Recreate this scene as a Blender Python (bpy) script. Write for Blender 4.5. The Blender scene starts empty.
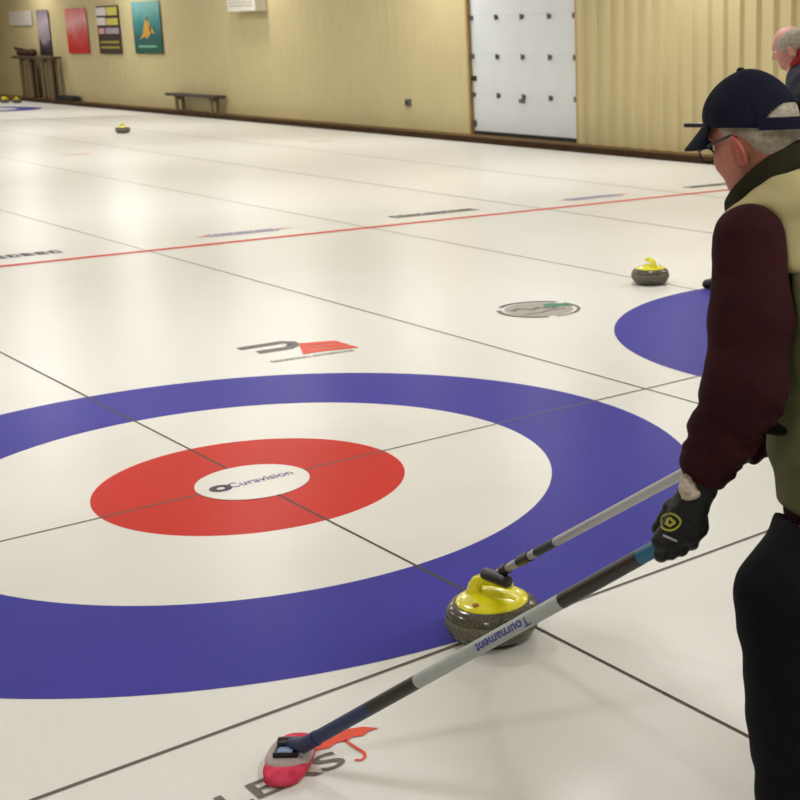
import bpy, bmesh, math, random
import numpy as np
from mathutils import Vector, Matrix

random.seed(7)
SC = bpy.context.scene
COL = SC.collection
PI = math.pi

# ------------------------------------------------------------------ camera
CAM = np.array([-2.23079, -4.89061, 1.74022])
YAW, PITCH, ROLL = 0.76225, 0.24496, 0.001
FPX, CX, CY = 1305.85, 683.54, 370.86
cyw, syw, cp, sp = math.cos(YAW), math.sin(YAW), math.cos(PITCH), math.sin(PITCH)
FW = np.array([syw*cp, cyw*cp, -sp])
_r = np.array([cyw, -syw, 0.0]); _u = np.cross(_r, FW)
RT = math.cos(ROLL)*_r + math.sin(ROLL)*_u
UP = -math.sin(ROLL)*_r + math.cos(ROLL)*_u
camd = bpy.data.cameras.new('camera')
cam = bpy.data.objects.new('camera', camd); COL.objects.link(cam)
Mx = Matrix([[RT[i], UP[i], -FW[i], CAM[i]] for i in range(3)] + [[0, 0, 0, 1]])
cam.matrix_world = Mx
camd.sensor_width = 36; camd.sensor_fit = 'HORIZONTAL'
camd.lens = FPX/800*36
camd.shift_x = (400-CX)/800
camd.shift_y = (CY-400)/800
camd.clip_start = 0.05; camd.clip_end = 200
camd.dof.use_dof = True; camd.dof.focus_distance = 3.6; camd.dof.aperture_fstop = 9
SC.camera = cam

# ------------------------------------------------------------------ world, lights, exposure
w = bpy.data.worlds.new('world'); SC.world = w; w.use_nodes = True
w.node_tree.nodes['Background'].inputs[0].default_value = (1, .97, .9, 1)
w.node_tree.nodes['Background'].inputs[1].default_value = 0.05
SC.view_settings.view_transform = 'Standard'; SC.view_settings.look = 'None'
SC.view_settings.gamma = 1; SC.view_settings.use_curve_mapping = False
SC.view_settings.exposure = 0.0
CEIL = 4.7
def area(name, x, y, z, sx, sy, watts, col=(1, .995, .98)):
    l = bpy.data.lights.new(name, 'AREA'); l.shape = 'DISK'; l.size = sx
    l.energy = watts; l.color = col
    o = bpy.data.objects.new(name, l); o.location = (x, y, z); COL.objects.link(o); return o
LAMP_X = (-4.3, 0.0, 4.33, 8.66, 11.2)
for lx in LAMP_X:
    n = 7
    for k in range(n):
        area('high_bay_light', lx, -5 + k*7.2, CEIL-.47, .62, 0, 73 if lx < 11 else 56)

# ------------------------------------------------------------------ helpers
def P(px, py, D):                      # point at camera depth D
    return CAM + (FW*FPX + RT*(px-CX) - UP*(py-CY))/FPX*D
def PZ(px, z, D):                      # point at column px, height z, depth D
    b = CAM + FW*D + RT*((px-CX)/FPX*D)
    t = (b[2]-z)/UP[2]
    return b - UP*t
def G(px, py, z=0.0):
    d = FW*FPX + RT*(px-CX) - UP*(py-CY)
    return CAM + d*((z-CAM[2])/d[2])
def lin(c):
    return tuple(((v/255)/12.92 if v/255 <= .04045 else ((v/255+.055)/1.055)**2.4) for v in c) + (1,)
def mat(name, rgb, rough=.6, metal=0, spec=.5, var=.06, scale=8, bump=0, bscale=60, rgb2=None, coat=0, sheen=0, detail=3):
    m = bpy.data.materials.new(name); m.use_nodes = True
    nt = m.node_tree; b = nt.nodes['Principled BSDF']
    tc = nt.nodes.new('ShaderNodeTexCoord')
    n = nt.nodes.new('ShaderNodeTexNoise'); n.inputs['Scale'].default_value = scale; n.inputs['Detail'].default_value = detail
    nt.links.new(tc.outputs['Object'], n.inputs['Vector'])
    r = nt.nodes.new('ShaderNodeValToRGB'); nt.links.new(n.outputs['Fac'], r.inputs[0])
    c = lin(rgb); c2 = lin(rgb2) if rgb2 else c
    r.color_ramp.elements[0].position = .3; r.color_ramp.elements[1].position = .7
    r.color_ramp.elements[0].color = tuple(v*(1-var) for v in c[:3])+(1,)
    r.color_ramp.elements[1].color = tuple(min(1, v*(1+var)) for v in c2[:3])+(1,)
    nt.links.new(r.outputs[0], b.inputs['Base Color'])
    b.inputs['Roughness'].default_value = rough; b.inputs['Metallic'].default_value = metal
    b.inputs['Specular IOR Level'].default_value = spec if rough < .79 else .12
    b.inputs['Coat Weight'].default_value = coat; b.inputs['Coat Roughness'].default_value = .1
    if sheen: b.inputs['Sheen Weight'].default_value = sheen
    if bump:
        n2 = nt.nodes.new('ShaderNodeTexNoise'); n2.inputs['Scale'].default_value = bscale; n2.inputs['Detail'].default_value = 4
        nt.links.new(tc.outputs['Object'], n2.inputs['Vector'])
        bp = nt.nodes.new('ShaderNodeBump'); bp.inputs['Strength'].default_value = bump; bp.inputs['Distance'].default_value = .01
        nt.links.new(n2.outputs['Fac'], bp.inputs['Height']); nt.links.new(bp.outputs[0], b.inputs['Normal'])
    return m
def emis(name, rgb, s):
    m = bpy.data.materials.new(name); m.use_nodes = True; b = m.node_tree.nodes['Principled BSDF']
    b.inputs['Emission Color'].default_value = lin(rgb); b.inputs['Emission Strength'].default_value = s
    b.inputs['Base Color'].default_value = lin(rgb); return m

def link(name, me, m=None, parent=None, smooth=False, kind=None):
    if m is not None:
        for q in (m if isinstance(m, (list, tuple)) else [m]): me.materials.append(q)
    if smooth:
        for p in me.polygons: p.use_smooth = True
    o = bpy.data.objects.new(name, me); COL.objects.link(o)
    if parent is not None:
        o.parent = parent
    if kind: o['kind'] = kind
    return o
def from_vf(name, v, f, m=None, parent=None, smooth=False, kind=None):
    me = bpy.data.meshes.new(name)
    off = Vector((0, 0, 0))
    if parent is not None: off = world_loc(parent)
    v = [(float(a[0])-off.x, float(a[1])-off.y, float(a[2])-off.z) for a in v]
    me.from_pydata(v, [], [tuple(int(i) for i in q) for q in f]); me.update()
    return link(name, me, m, parent, smooth, kind)
def world_loc(o):
    l = Vector((0, 0, 0))
    while o is not None: l += o.location; o = o.parent
    return l
def thing(name, loc, label, cat, group=None):
    o = bpy.data.objects.new(name, None); o.location = tuple(float(v) for v in loc); o.empty_display_size = .1
    COL.objects.link(o); return tag(o, label, cat, group)
def tag(o, label, cat, group=None, kind=None):
    o['label'] = label; o['category'] = cat
    if group: o['group'] = group
    if kind: o['kind'] = kind
    return o
class MB:
    def __init__(s): s.v = []; s.f = []; s.mi = []
    def add(s, v, f, mi=0):
        b = len(s.v); s.v += [tuple(float(c) for c in q) for q in v]; s.f += [tuple(i+b for i in q) for q in f]; s.mi += [mi]*len(f)
    def box(s, x0, x1, y0, y1, z0, z1, mi=0):
        v = [(x, y, z) for z in (z0, z1) for y in (y0, y1) for x in (x0, x1)]
        s.add(v, [(0, 2, 3, 1), (4, 5, 7, 6), (0, 1, 5, 4), (2, 6, 7, 3), (0, 4, 6, 2), (1, 3, 7, 5)], mi)
    def obox(s, c, ax, ay, az, hx, hy, hz, mi=0):
        c = np.array(c, float); ax, ay, az = [np.array(q, float)/np.linalg.norm(q) for q in (ax, ay, az)]
        v = [c+ax*hx*i+ay*hy*j+az*hz*k for k in (-1, 1) for j in (-1, 1) for i in (-1, 1)]
        s.add(v, [(0, 2, 3, 1), (4, 5, 7, 6), (0, 1, 5, 4), (2, 6, 7, 3), (0, 4, 6, 2), (1, 3, 7, 5)], mi)
    def loft(s, rings, cap=True, mi=0):
        n = len(rings[0]); v = [q for r in rings for q in r]; f = []
        for i in range(len(rings)-1):
            for j in range(n):
                k = (j+1) % n; f.append((i*n+j, i*n+k, (i+1)*n+k, (i+1)*n+j))
        if cap: f.append(tuple(range(n))[::-1]); f.append(tuple((len(rings)-1)*n+j for j in range(n)))
        s.add(v, f, mi)
    def tube(s, pts, rad, n=16, mi=0, flat=1.0, up=(0, 0, 1), cap=True):
        pts = [np.array(p, float) for p in pts]
        if not hasattr(rad, '__len__'): rad = [rad]*len(pts)
        rings = []
        for i, p in enumerate(pts):
            t = pts[min(i+1, len(pts)-1)]-pts[max(i-1, 0)]; t = t/np.linalg.norm(t)
            a = np.cross(t, np.array(up, float))
            if np.linalg.norm(a) < 1e-4: a = np.cross(t, np.array([1., 0, 0]))
            a /= np.linalg.norm(a); b = np.cross(a, t)
            rings.append([p + a*rad[i]*math.cos(q) + b*rad[i]*flat*math.sin(q) for q in np.linspace(0, 2*PI, n, endpoint=False)])
        s.loft(rings, cap, mi)
    def lathe(s, prof, c, n=48, mi=0):
        c = np.array(c, float); rings = []
        for r, z in prof:
            rings.append([c+np.array([r*math.cos(q), r*math.sin(q), z]) for q in np.linspace(0, 2*PI, n, endpoint=False)])
        s.loft(rings, True, mi)
    def poly(s, pts, z, th=0, mi=0):
        n = len(pts); s.add([(p[0], p[1], z) for p in pts], [tuple(range(n))], mi)
    def build(s, name, m, parent=None, smooth=False, kind=None, bevel=0, angle=None):
        o = from_vf(name, s.v, s.f, m, parent, smooth, kind)
        for p, i in zip(o.data.polygons, s.mi): p.material_index = i
        bm = bmesh.new(); bm.from_mesh(o.data); bmesh.ops.recalc_face_normals(bm, faces=bm.faces); bm.to_mesh(o.data); bm.free()
        if bevel:
            b = o.modifiers.new('bevel', 'BEVEL'); b.width = bevel; b.segments = 2; b.limit_method = 'ANGLE'
        if angle and smooth:
            for e in o.data.edges: pass
            bm = bmesh.new(); bm.from_mesh(o.data)
            for e in bm.edges:
                if len(e.link_faces) == 2 and e.calc_face_angle(0) > angle: e.smooth = False
            bm.to_mesh(o.data); bm.free()
        return o
def text_mesh(txt, size, bold=0.0, extrude=0.0, cuts=0):
    cu = bpy.data.curves.new('txt', 'FONT'); cu.body = txt; cu.size = size; cu.offset = bold; cu.extrude = extrude
    cu.align_x = 'CENTER'; cu.align_y = 'CENTER'
    o = bpy.data.objects.new('txt', cu); COL.objects.link(o)
    dg = bpy.context.evaluated_depsgraph_get(); me = bpy.data.meshes.new_from_object(o.evaluated_get(dg))
    if cuts:
        bm = bmesh.new(); bm.from_mesh(me); bmesh.ops.triangulate(bm, faces=bm.faces)
        for _ in range(cuts): bmesh.ops.subdivide_edges(bm, edges=bm.edges, cuts=1, use_grid_fill=False)
        bm.to_mesh(me); bm.free()
    v = [tuple(q.co) for q in me.vertices]; f = [tuple(p.vertices) for p in me.polygons]
    bpy.data.objects.remove(o); bpy.data.curves.remove(cu); bpy.data.meshes.remove(me)
    return np.array(v), f
def put_text(mb, txt, size, c, ax, ay, width=None, bold=0, mi=0, proj=None):
    v, f = text_mesh(txt, size, bold, cuts=2 if proj else 0)
    if width: 
        wd = v[:, 0].max()-v[:, 0].min(); v[:, 0] *= width/wd
    c, ax, ay = [np.array(q, float) for q in (c, ax, ay)]
    pts = [c+ax*q[0]+ay*q[1] for q in v]
    if proj: pts = [proj(q) for q in pts]
    mb.add(pts, f, mi)

# ---- signed-distance bodies
def capsule(a, ra, b, rb): return ('c', np.array(a, float), ra, np.array(b, float), rb)
def ellip(c, r, A=None): return ('e', np.array(c, float), np.array(r, float), np.eye(3) if A is None else np.array(A, float))
def half(c, n): return ('h', np.array(c, float), np.array(n, float)/np.linalg.norm(n))     # inside where (p-c).n < 0
def sd(p, q):
    if q[0] == 'c':
        _, a, ra, b, rb = q; d = b-a; t = np.clip(((p-a)@d)/(d@d+1e-12), 0, 1)
        return np.linalg.norm(p-a-t[..., None]*d, axis=-1)-(ra+(rb-ra)*t)
    if q[0] == 'e':
        _, c, r, A = q; x = (p-c)@A; k0 = np.linalg.norm(x/r, axis=-1); k1 = np.linalg.norm(x/(r*r), axis=-1)+1e-9
        return k0*(k0-1)/k1
    _, c, n = q; return (p-c)@n
def smin(a, b, k):
    h = np.maximum(k-np.abs(a-b), 0)/k; return np.minimum(a, b)-h*h*k*.25
def field(p, adds, subs=(), k=.03, ks=.01, disp=None, inter=()):
    d = None
    for q in adds:
        kk = k
        if len(q) == 2 and isinstance(q[0], tuple): q, kk = q
        e = sd(p, q); d = e if d is None else smin(d, e, kk)
    if disp is not None: d = d+disp(p)
    for q in subs:
        e = -sd(p, q); d = -smin(-d, -e, ks)
    for q in inter:
        e = sd(p, q); d = -smin(-d, -e, ks)
    return d
def nets(fn, lo, hi, res):
    lo = np.array(lo, float); hi = np.array(hi, float)
    n = np.ceil((hi-lo)/res).astype(int)+1
    xs = [lo[i]+res*np.arange(n[i]) for i in range(3)]
    V = np.empty(n, np.float32)
    for i in range(n[0]):
        g = np.stack(np.meshgrid([xs[0][i]], xs[1], xs[2], indexing='ij'), -1)[0]; V[i] = fn(g)
    S = V < 0
    c = np.zeros(n-1, int); pos = np.zeros(tuple(n-1)+(3,)); cnt = np.zeros(n-1)
    def sl(o): return tuple(slice(o[i], n[i]-1+o[i]) for i in range(3))
    offs = [(i, j, k) for i in (0, 1) for j in (0, 1) for k in (0, 1)]
    for a in offs:
        for ax in range(3):
            if a[ax] == 0:
                b = list(a); b[ax] = 1; va, vb = V[sl(a)], V[sl(b)]
                m = S[sl(a)] != S[sl(b)]
                t = np.where(m, va/(va-vb+1e-20), 0)
                for d in range(3):
                    pos[..., d] += np.where(m, a[d]+(t if d == ax else 0), 0)
                cnt += m
    act = cnt > 0; idx = -np.ones(n-1, int); idx[act] = np.arange(act.sum())
    base = np.stack(np.nonzero(act), -1)
    v = lo+(base+pos[act]/cnt[act][:, None])*res
    F = []
    for ax in range(3):
        b, cc = [(1, 2), (2, 0), (0, 1)][ax]
        sa = [slice(0, n[i]) for i in range(3)]; sb = list(sa); sa[ax] = slice(0, n[ax]-1); sb[ax] = slice(1, n[ax])
        m = S[tuple(sa)] != S[tuple(sb)]; ins = S[tuple(sa)]
        I = np.stack(np.nonzero(m), -1)
        ok = (I[:, b] > 0) & (I[:, cc] > 0) & (I[:, b] < n[b]-1) & (I[:, cc] < n[cc]-1); I = I[ok]
        if not len(I): continue
        fl = ins[tuple(I.T)]
        def at(db, dc):
            J = I.copy(); J[:, b] -= db; J[:, cc] -= dc; return idx[tuple(J.T)]
        q = np.stack([at(1, 1), at(0, 1), at(0, 0), at(1, 0)], -1)
        q[~fl] = q[~fl][:, ::-1]; F.append(q)
    return v, np.concatenate(F)
def bounds(prims, pad=.03):
    lo = np.full(3, 1e9); hi = -lo
    for q in prims:
        if len(q) == 2: q = q[0]
        if q[0] == 'c':
            for c, r in ((q[1], q[2]), (q[3], q[4])): lo = np.minimum(lo, c-r); hi = np.maximum(hi, c+r)
        elif q[0] == 'e': r = q[2].max(); lo = np.minimum(lo, q[1]-r); hi = np.maximum(hi, q[1]+r)
    return lo-pad, hi+pad
def sdf(name, adds, m, parent, res=.008, k=.03, subs=(), ks=.008, inter=(), disp=None, smooth=True, relax=1):
    lo, hi = bounds(adds)
    v, f = nets(lambda p: field(p, adds, subs, k, ks, disp, inter), lo, hi, res)
    o = from_vf(name, v, f, m, parent, smooth)
    if relax:
        s = o.modifiers.new('relax', 'SMOOTH'); s.factor = .5; s.iterations = relax
    return o
def folds(amp, freq, d=(0, 0, 1), warp=.6, seed=0):
    d = np.array(d, float); d /= np.linalg.norm(d); e = np.cross(d, [.3, .5, .8]); e /= np.linalg.norm(e)
    def fn(p):
        s = p@d; t = p@e
        return amp*(np.sin(s*freq+warp*3*np.sin(t*freq*.45+seed))+.5*np.sin(s*freq*1.9+2.1*np.sin(t*freq*.8+seed*2)+seed))/1.5
    return fn

# ------------------------------------------------------------------ materials
def ice_mat():
    m = bpy.data.materials.new('ice'); m.use_nodes = True; nt = m.node_tree; b = nt.nodes['Principled BSDF']
    tc = nt.nodes.new('ShaderNodeTexCoord')
    n = nt.nodes.new('ShaderNodeTexNoise'); n.inputs['Scale'].default_value = .35; n.inputs['Detail'].default_value = 4
    nt.links.new(tc.outputs['Object'], n.inputs['Vector'])
    r = nt.nodes.new('ShaderNodeValToRGB'); nt.links.new(n.outputs['Fac'], r.inputs[0])
    r.color_ramp.elements[0].position = .3; r.color_ramp.elements[1].position = .75
    r.color_ramp.elements[0].color = (.72, .71, .675, 1); r.color_ramp.elements[1].color = (.775, .775, .755, 1)
    nt.links.new(r.outputs[0], b.inputs['Base Color'])
    gloss(nt, b, tc); return m
def gloss(nt, b, tc):
    b.inputs['Roughness'].default_value = .30; b.inputs['IOR'].default_value = 1.22
    n2 = nt.nodes.new('ShaderNodeTexNoise'); n2.inputs['Scale'].default_value = 55; n2.inputs['Detail'].default_value = 2
    g = nt.nodes.new('ShaderNodeNewGeometry')
    nt.links.new(g.outputs['Position'], n2.inputs['Vector'])
    bp = nt.nodes.new('ShaderNodeBump'); bp.inputs['Strength'].default_value = .12; bp.inputs['Distance'].default_value = .003
    nt.links.new(n2.outputs['Fac'], bp.inputs['Height']); nt.links.new(bp.outputs[0], b.inputs['Normal'])
def paint(name, rgb, var=.05, sp=.18):
    m = bpy.data.materials.new(name); m.use_nodes = True; nt = m.node_tree; b = nt.nodes['Principled BSDF']
    tc = nt.nodes.new('ShaderNodeTexCoord')
    n = nt.nodes.new('ShaderNodeTexNoise'); n.inputs['Scale'].default_value = 1.2; n.inputs['Detail'].default_value = 5
    nt.links.new(tc.outputs['Object'], n.inputs['Vector'])
    r = nt.nodes.new('ShaderNodeValToRGB'); nt.links.new(n.outputs['Fac'], r.inputs[0]); c = lin(rgb)
    r.color_ramp.elements[0].position = .3; r.color_ramp.elements[1].position = .7
    r.color_ramp.elements[0].color = tuple(v*(1-var) for v in c[:3])+(1,); r.color_ramp.elements[1].color = tuple(v*(1+var) for v in c[:3])+(1,)
    nt.links.new(r.outputs[0], b.inputs['Base Color']); gloss(nt, b, tc); b.inputs['IOR'].default_value = 1.22 if sp > .4 else 1.06; return m
ICE = ice_mat()
BLUE = paint('blue_ice_paint', (72, 69, 158)); RED = paint('red_ice_paint', (202, 62, 54)); WHITE = paint('white_ice_paint', (224, 222, 216), sp=.5)
HOG = paint('red_line_paint', (214, 84, 70)); STRING = paint('dark_string', (92, 82, 72)); TEE = paint('grey_string', (112, 106, 98))
INK = paint('grey_ink', (120, 116, 110)); INKB = paint('blue_ink', (98, 96, 140)); INKD = paint('dark_ink', (84, 84, 92))
INKR = paint('red_ink', (226, 96, 78)); INKG = paint('green_ink', (84, 140, 116)); INKL = paint('lavender_ink', (160, 158, 192)); INKP = paint('pale_ink', (172, 168, 160))
WALL = mat('beige_metal_siding', (192, 178, 134), rough=.5, var=.05, scale=.6)
WALLP = mat('pale_siding', (214, 200, 158), rough=.6, var=.04, scale=.6)
CEILM = mat('white_ceiling', (226, 220, 204), rough=.8)
WALK = mat('brown_walkway_board', (110, 88, 52), rough=.8, var=.15, scale=4)
BUMPER = mat('dark_brown_bumper', (58, 40, 24), rough=.8, var=.2, scale=3)
DOORM = mat('white_door_panel', (212, 216, 220), rough=.4, var=.03, scale=2)
STEEL = mat('dark_hinge_steel', (96, 94, 88), rough=.5, metal=.3)
TRIM = mat('tan_door_trim', (176, 146, 92), rough=.6)
BLACK = mat('black_rubber', (18, 18, 20), rough=.6, bump=.1)
BLKPL = mat('black_plastic', (22, 21, 22), rough=.35)

# ------------------------------------------------------------------ the room
IX0, IX1, IY0, IY1 = -6.6, 11.62, -8.2, 39.6
WX, WXL, WY0, WY1 = 12.1, -9.0, -10.5, 46.0
def setting(mb, name, m, **k):
    o = mb.build(name, m, **k); o['kind'] = 'structure'; return o
b = MB(); b.box(IX0, IX1, IY0, IY1, -.06, 0); setting(b, 'floor', ICE)
b = MB(); b.box(IX1+.13, WX+.1, WY0, WY1, -.06, .1); b.box(WXL, IX0-.13, WY0, WY1, -.06, .1)
b.box(IX0-.13, IX1+.13, WY0, IY0-.13, -.06, .1); b.box(IX0-.13, IX1+.13, IY1+.13, WY1, -.06, .1)
setting(b, 'walkway', WALK)
b = MB(); b.box(IX1, IX1+.13, IY0-.13, IY1+.13, -.06, .1); setting(b, 'trim_1', BUMPER, bevel=.02)
b = MB(); b.box(IX0-.13, IX0, IY0-.13, IY1+.13, -.06, .1); setting(b, 'trim_2', BUMPER, bevel=.02)
b = MB(); b.box(IX0, IX1, IY1, IY1+.13, -.06, .1); setting(b, 'trim_3', BUMPER, bevel=.02)
b = MB(); b.box(IX0, IX1, IY0-.13, IY0, -.06, .1); setting(b, 'trim_4', BUMPER, bevel=.02)
b = MB(); b.box(WXL-.1, WX+.2, WY0-.1, WY1+.1, CEIL, CEIL+.1); setting(b, 'ceiling', CEILM)
b = MB(); b.box(WXL-.1, WXL, WY0, WY1, 0, CEIL); setting(b, 'wall_left', WALLP)
b = MB(); b.box(WXL, WX+.2, WY1, WY1+.1, 0, CEIL); setting(b, 'wall_far', WALLP)
b = MB(); b.box(WXL, WX+.2, WY0-.1, WY0, 0, CEIL); setting(b, 'wall_near', WALLP)
# corrugated right wall: ribs of real depth, with the doorway left open
DY0, DY1, DZ = 12.72, 15.86, 2.94
def siding(mb, y0, y1, z0, z1, pitch, depth, phase=0.0, flatf=.5):
    ys = [y0]; k = math.floor((y0-phase)/pitch)-1
    prof = []
    while True:
        s = phase+k*pitch
        if s > y1+pitch: break
        for fr, d in ((0, 0), (.40, 0), (.52, 1), (.78, 1), (.90, 0)): prof.append((s+fr*pitch, d*depth))
        k += 1
    pr = [(y, d) for y, d in prof if y0 < y < y1]
    def dep(y):
        for (a, da), (c, dc) in zip(prof, prof[1:]):
            if a <= y <= c: return da+(dc-da)*(y-a)/(c-a+1e-9)
        return 0
    pr = [(y0, dep(y0))]+pr+[(y1, dep(y1))]
    v = []; f = []
    for y, d in pr: v += [(WX-d, y, z0), (WX-d, y, z1)]
    for i in range(len(pr)-1): f.append((2*i, 2*i+1, 2*i+3, 2*i+2))
    n = len(v)
    v += [(WX+.12, y0, z0), (WX+.12, y0, z1), (WX+.12, y1, z0), (WX+.12, y1, z1)]
    f += [(n, n+2, n+3, n+1), (0, n, n+1, 1), (2*len(pr)-2, 2*len(pr)-1, n+3, n+2)]
    mb.add(v, f)
b = MB()
siding(b, WY0, DY0, .1, CEIL, .335, .06, 12.05)
siding(b, DY1, WY1, .1, CEIL, .335, .006, 12.05)
siding(b, DY0, DY1, DZ, CEIL, .335, .03, 12.05)
setting(b, 'wall_right', WALL)
# sectional door
b = MB()
for k in range(4):
    z0 = .2+.685*k if k else .17
    b.box(WX+.03, WX+.075, DY0+.02, DY1-.02, z0, .2+.685*(k+1)-.0015)
door = setting(b, 'door_1', DOORM, bevel=.0015)
HN = {}
for z in (.83, 1.52, 2.21):
    for y in (15.80, 15.03, 14.27, 13.49, 12.80):
        h = MB(); h.box(WX+.0, WX+.03, y-.045, y+.045, z-.035, z+.035); h.box(WX-.015, WX+.0, y-.02, y+.02, z-.05, z+.05)
        h.build('hinge', STEEL, door, bevel=.006)
h = MB(); h.box(WX+.0, WX+.03, 15.72, 15.86, 1.08, 1.17); h.build('latch', BLKPL, door, bevel=.004)
h = MB(); h.box(WX+.005, WX+.03, 15.76, 15.84, .24, .36); h.build('roller_bracket', STEEL, door, bevel=.004)
h = MB(); h.box(WX+.0, WX+.03, 14.25, 14.4, .72, .79); h.build('pull_handle', STEEL, door, bevel=.004)
h = MB(); h.box(WX+.02, WX+.06, DY0+.02, DY1-.02, .105, .165); h.build('bottom_seal', BLACK, door)
b = MB(); b.box(WX-.05, WX+.02, DY1, DY1+.05, .1, DZ+.1); setting(b, 'trim_5', TRIM, bevel=.006)
b = MB(); b.box(WX-.05, WX+.02, DY0-.14, DY0, .1, DZ+.1); setting(b, 'trim_6', TRIM, bevel=.006)
b = MB(); b.box(WX-.05, WX+.02, DY0, DY1, DZ, DZ+.1); setting(b, 'trim_7', TRIM, bevel=.006)
# lamp fixtures on the ceiling (the light comes from the strips in them)
HOUS = mat('white_lamp_housing', (232, 230, 224), rough=.4); DIFF = emis('lamp_tube', (255, 246, 230), 2.0)
first = None
for lx in LAMP_X:
    for k in range(7):
        y = -5+k*7.2
        lab = 'round white high bay lamp hanging from the ceiling over the ice'
        if first is None:
            t = thing('ceiling_lamp', (lx, y, CEIL), lab, 'lamp', 'high bay lamps over the ice')
            h = MB(); h.lathe([(.06, -.001), (.07, -.02), (.07, -.12), (.13, -.18), (.30, -.36), (.345, -.42), (.345, -.45), (.325, -.455), (.32, -.42)], (lx, y, CEIL), 32); h.build('shade', HOUS, t, smooth=True, angle=.9)
            h = MB(); h.lathe([(.318, -.43), (.318, -.445), (.1, -.455), (.01, -.457)], (lx, y, CEIL), 32)
            h.build('lens', DIFF, t, smooth=True); first = t
        else:
            c = first.copy(); COL.objects.link(c); c.location = (lx, y, CEIL)
            for ch in list(first.children):
                d = ch.copy(); COL.objects.link(d); d.parent = c

# ------------------------------------------------------------------ markings in the ice
W = 4.3295; HOGY = 6.43; BACK = -1.829; TEE2 = 34.75
def ring(ri, ro, c, z, n=160):
    v = []; f = []
    for i in range(n):
        a = 2*PI*i/n
        v += [(c[0]+ro*math.cos(a), c[1]+ro*math.sin(a), z), (c[0]+ri*math.cos(a), c[1]+ri*math.sin(a), z)]
    for i in range(n):
        j = (i+1) % n; f.append((2*i, 2*j, 2*j+1, 2*i+1))
    return v, f
def disc(r, c, z, n=120):
    return [(c[0]+r*math.cos(2*PI*i/n), c[1]+r*math.sin(2*PI*i/n), z) for i in range(n)], [tuple(range(n))]
def house(c, label):
    t = thing('curling_house', (c[0], c[1], 0), label, 'target', 'curling targets in the ice')
    from_vf('outer_ring', *ring(1.219, 1.829, c, .0010), BLUE, t)['label'] = 'blue outer ring'
    from_vf('white_ring', *ring(.61, 1.219, c, .0010), WHITE, t)['label'] = 'white ring'
    from_vf('centre_ring', *ring(.225, .61, c, .0010), RED, t)['label'] = 'red centre ring'
    b = from_vf('button', *disc(.225, c, .0032), WHITE, t)
    return t, b
near, btn = house((0, 0), 'large blue, white and red target in the foreground ice')
house((W+.05, .02), 'blue target partly behind the man in the cap, by the second yellow stone')
house((2*W, TEE2), 'far target whose blue edge shows below the tall table')
m_ = MB(); put_text(m_, 'Curavision', .085, (.035, 0.0, .0038), (1, -.02, 0), (0.02, 1, 0), width=.27, bold=.0012)
for vv, ff in (ring(.016, .045, (-.135, .003), .0040, 24),): m_.add(vv, ff, 1)
m_.build('button_lettering', [INKB, INKD], btn)
def strip(name, x0, x1, y0, y1, z, m, label, cat, group=None):
    o = from_vf(name, [(x0, y0, z), (x1, y0, z), (x1, y1, z), (x0, y1, z)], [(0, 1, 2, 3)], m); return tag(o, label, cat, group)
S = .0055
def line(x, label, m=STRING, s=S): strip('ice_line', x-s, x+s, -5.6, 38.4, .0016, m, label, 'line')
line(-W/2, 'dark dividing line at the left side of the near sheet', s=S)
line(0, 'dark centre line through the near target and under the front stone')
line(W/2, 'dark dividing line between the near sheet and the second sheet')
line(W, 'dark centre line running past the second yellow stone')
line(1.5*W, 'dark dividing line between the second and third sheets', s=.008)
line(2*W, 'dark centre line of the third sheet, farthest from the camera', s=.008)
def cross(y, m, s, label, cat='line', z=.0019): strip('ice_line' if cat == 'line' else 'hog_line', IX0+.05, 2.5*W, y-s, y+s, z, m, label, cat)
cross(0, TEE, .006, 'grey tee line crossing the middle of the near target')
cross(BACK-.003, TEE, .0065, 'grey back line touching the back of the near blue ring')
cross(HOGY, HOG, .05, 'wide red line crossing all sheets in the middle distance', 'hog line', .0021)
cross(HOGY+21.95, INK, .05, 'far faint hog line near the end of the rink', 'hog line', .0021)
cross(TEE2, TEE, .01, 'far tee line through the farthest target')
# sponsor marks
def logo(name, b, mats, label): return tag(b.build(name, mats), label, 'ice marking')
Z = .0024
b = MB()     # D E mark
def stroke(b, pts, w_, mi=0, z=Z, closed=False):
    pts = [np.array(p, float) for p in pts]; n = len(pts); L = []; R = []
    for i in range(n):
        a = pts[(i-1) % n] if (i or closed) else pts[i]; c = pts[(i+1) % n] if (i < n-1 or closed) else pts[i]
        t = c-a; t /= np.linalg.norm(t)+1e-9; nn = np.array([-t[1], t[0]]); L.append(pts[i]+nn*w_/2); R.append(pts[i]-nn*w_/2)
    v = [(p[0], p[1], z) for p in L+R]; f = []
    for i in range(n if closed else n-1): j = (i+1) % n; f.append((i, j, n+j, n+i))
    b.add(v, f, mi)
stroke(b, [(1.04, 2.32), (1.31, 2.315), (1.345, 2.27), (1.33, 2.2)], .07, 0)
stroke(b, [(1.335, 2.21), (1.27, 2.15), (1.08, 2.16)], .075, 0)
q = [np.array(p) for p in ((1.37, 2.22), (1.565, 2.14), (1.575, 1.86), (1.25, 1.94))]
for k in range(3):
    a, c = k/3+.03, (k+1)/3-.035
    e = lambda u, s: (q[0]*(1-s)+q[3]*s)*(1-u)+(q[1]*(1-s)+q[2]*s)*u
    b.poly([e(0, a), e(.5, a-.02), e(1, a), e(1, c), e(.5, c-.02), e(0, c)], Z, mi=1)
b.poly([e(0, 0), e(.12, 0), e(.12, 1), e(0, 1)], Z+.0001, mi=1)
put_text(b, 'DIAMOND EXTERIORS', .06, (1.27, 1.86, Z), (.97, -.12, 0), (.12, .97, 0), width=.5, bold=.003, mi=2)
logo('ice_logo', b, [INK, INKR, INKP], 'grey D and red striped E mark beyond the near target')
b = MB()     # oval crest mark
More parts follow.
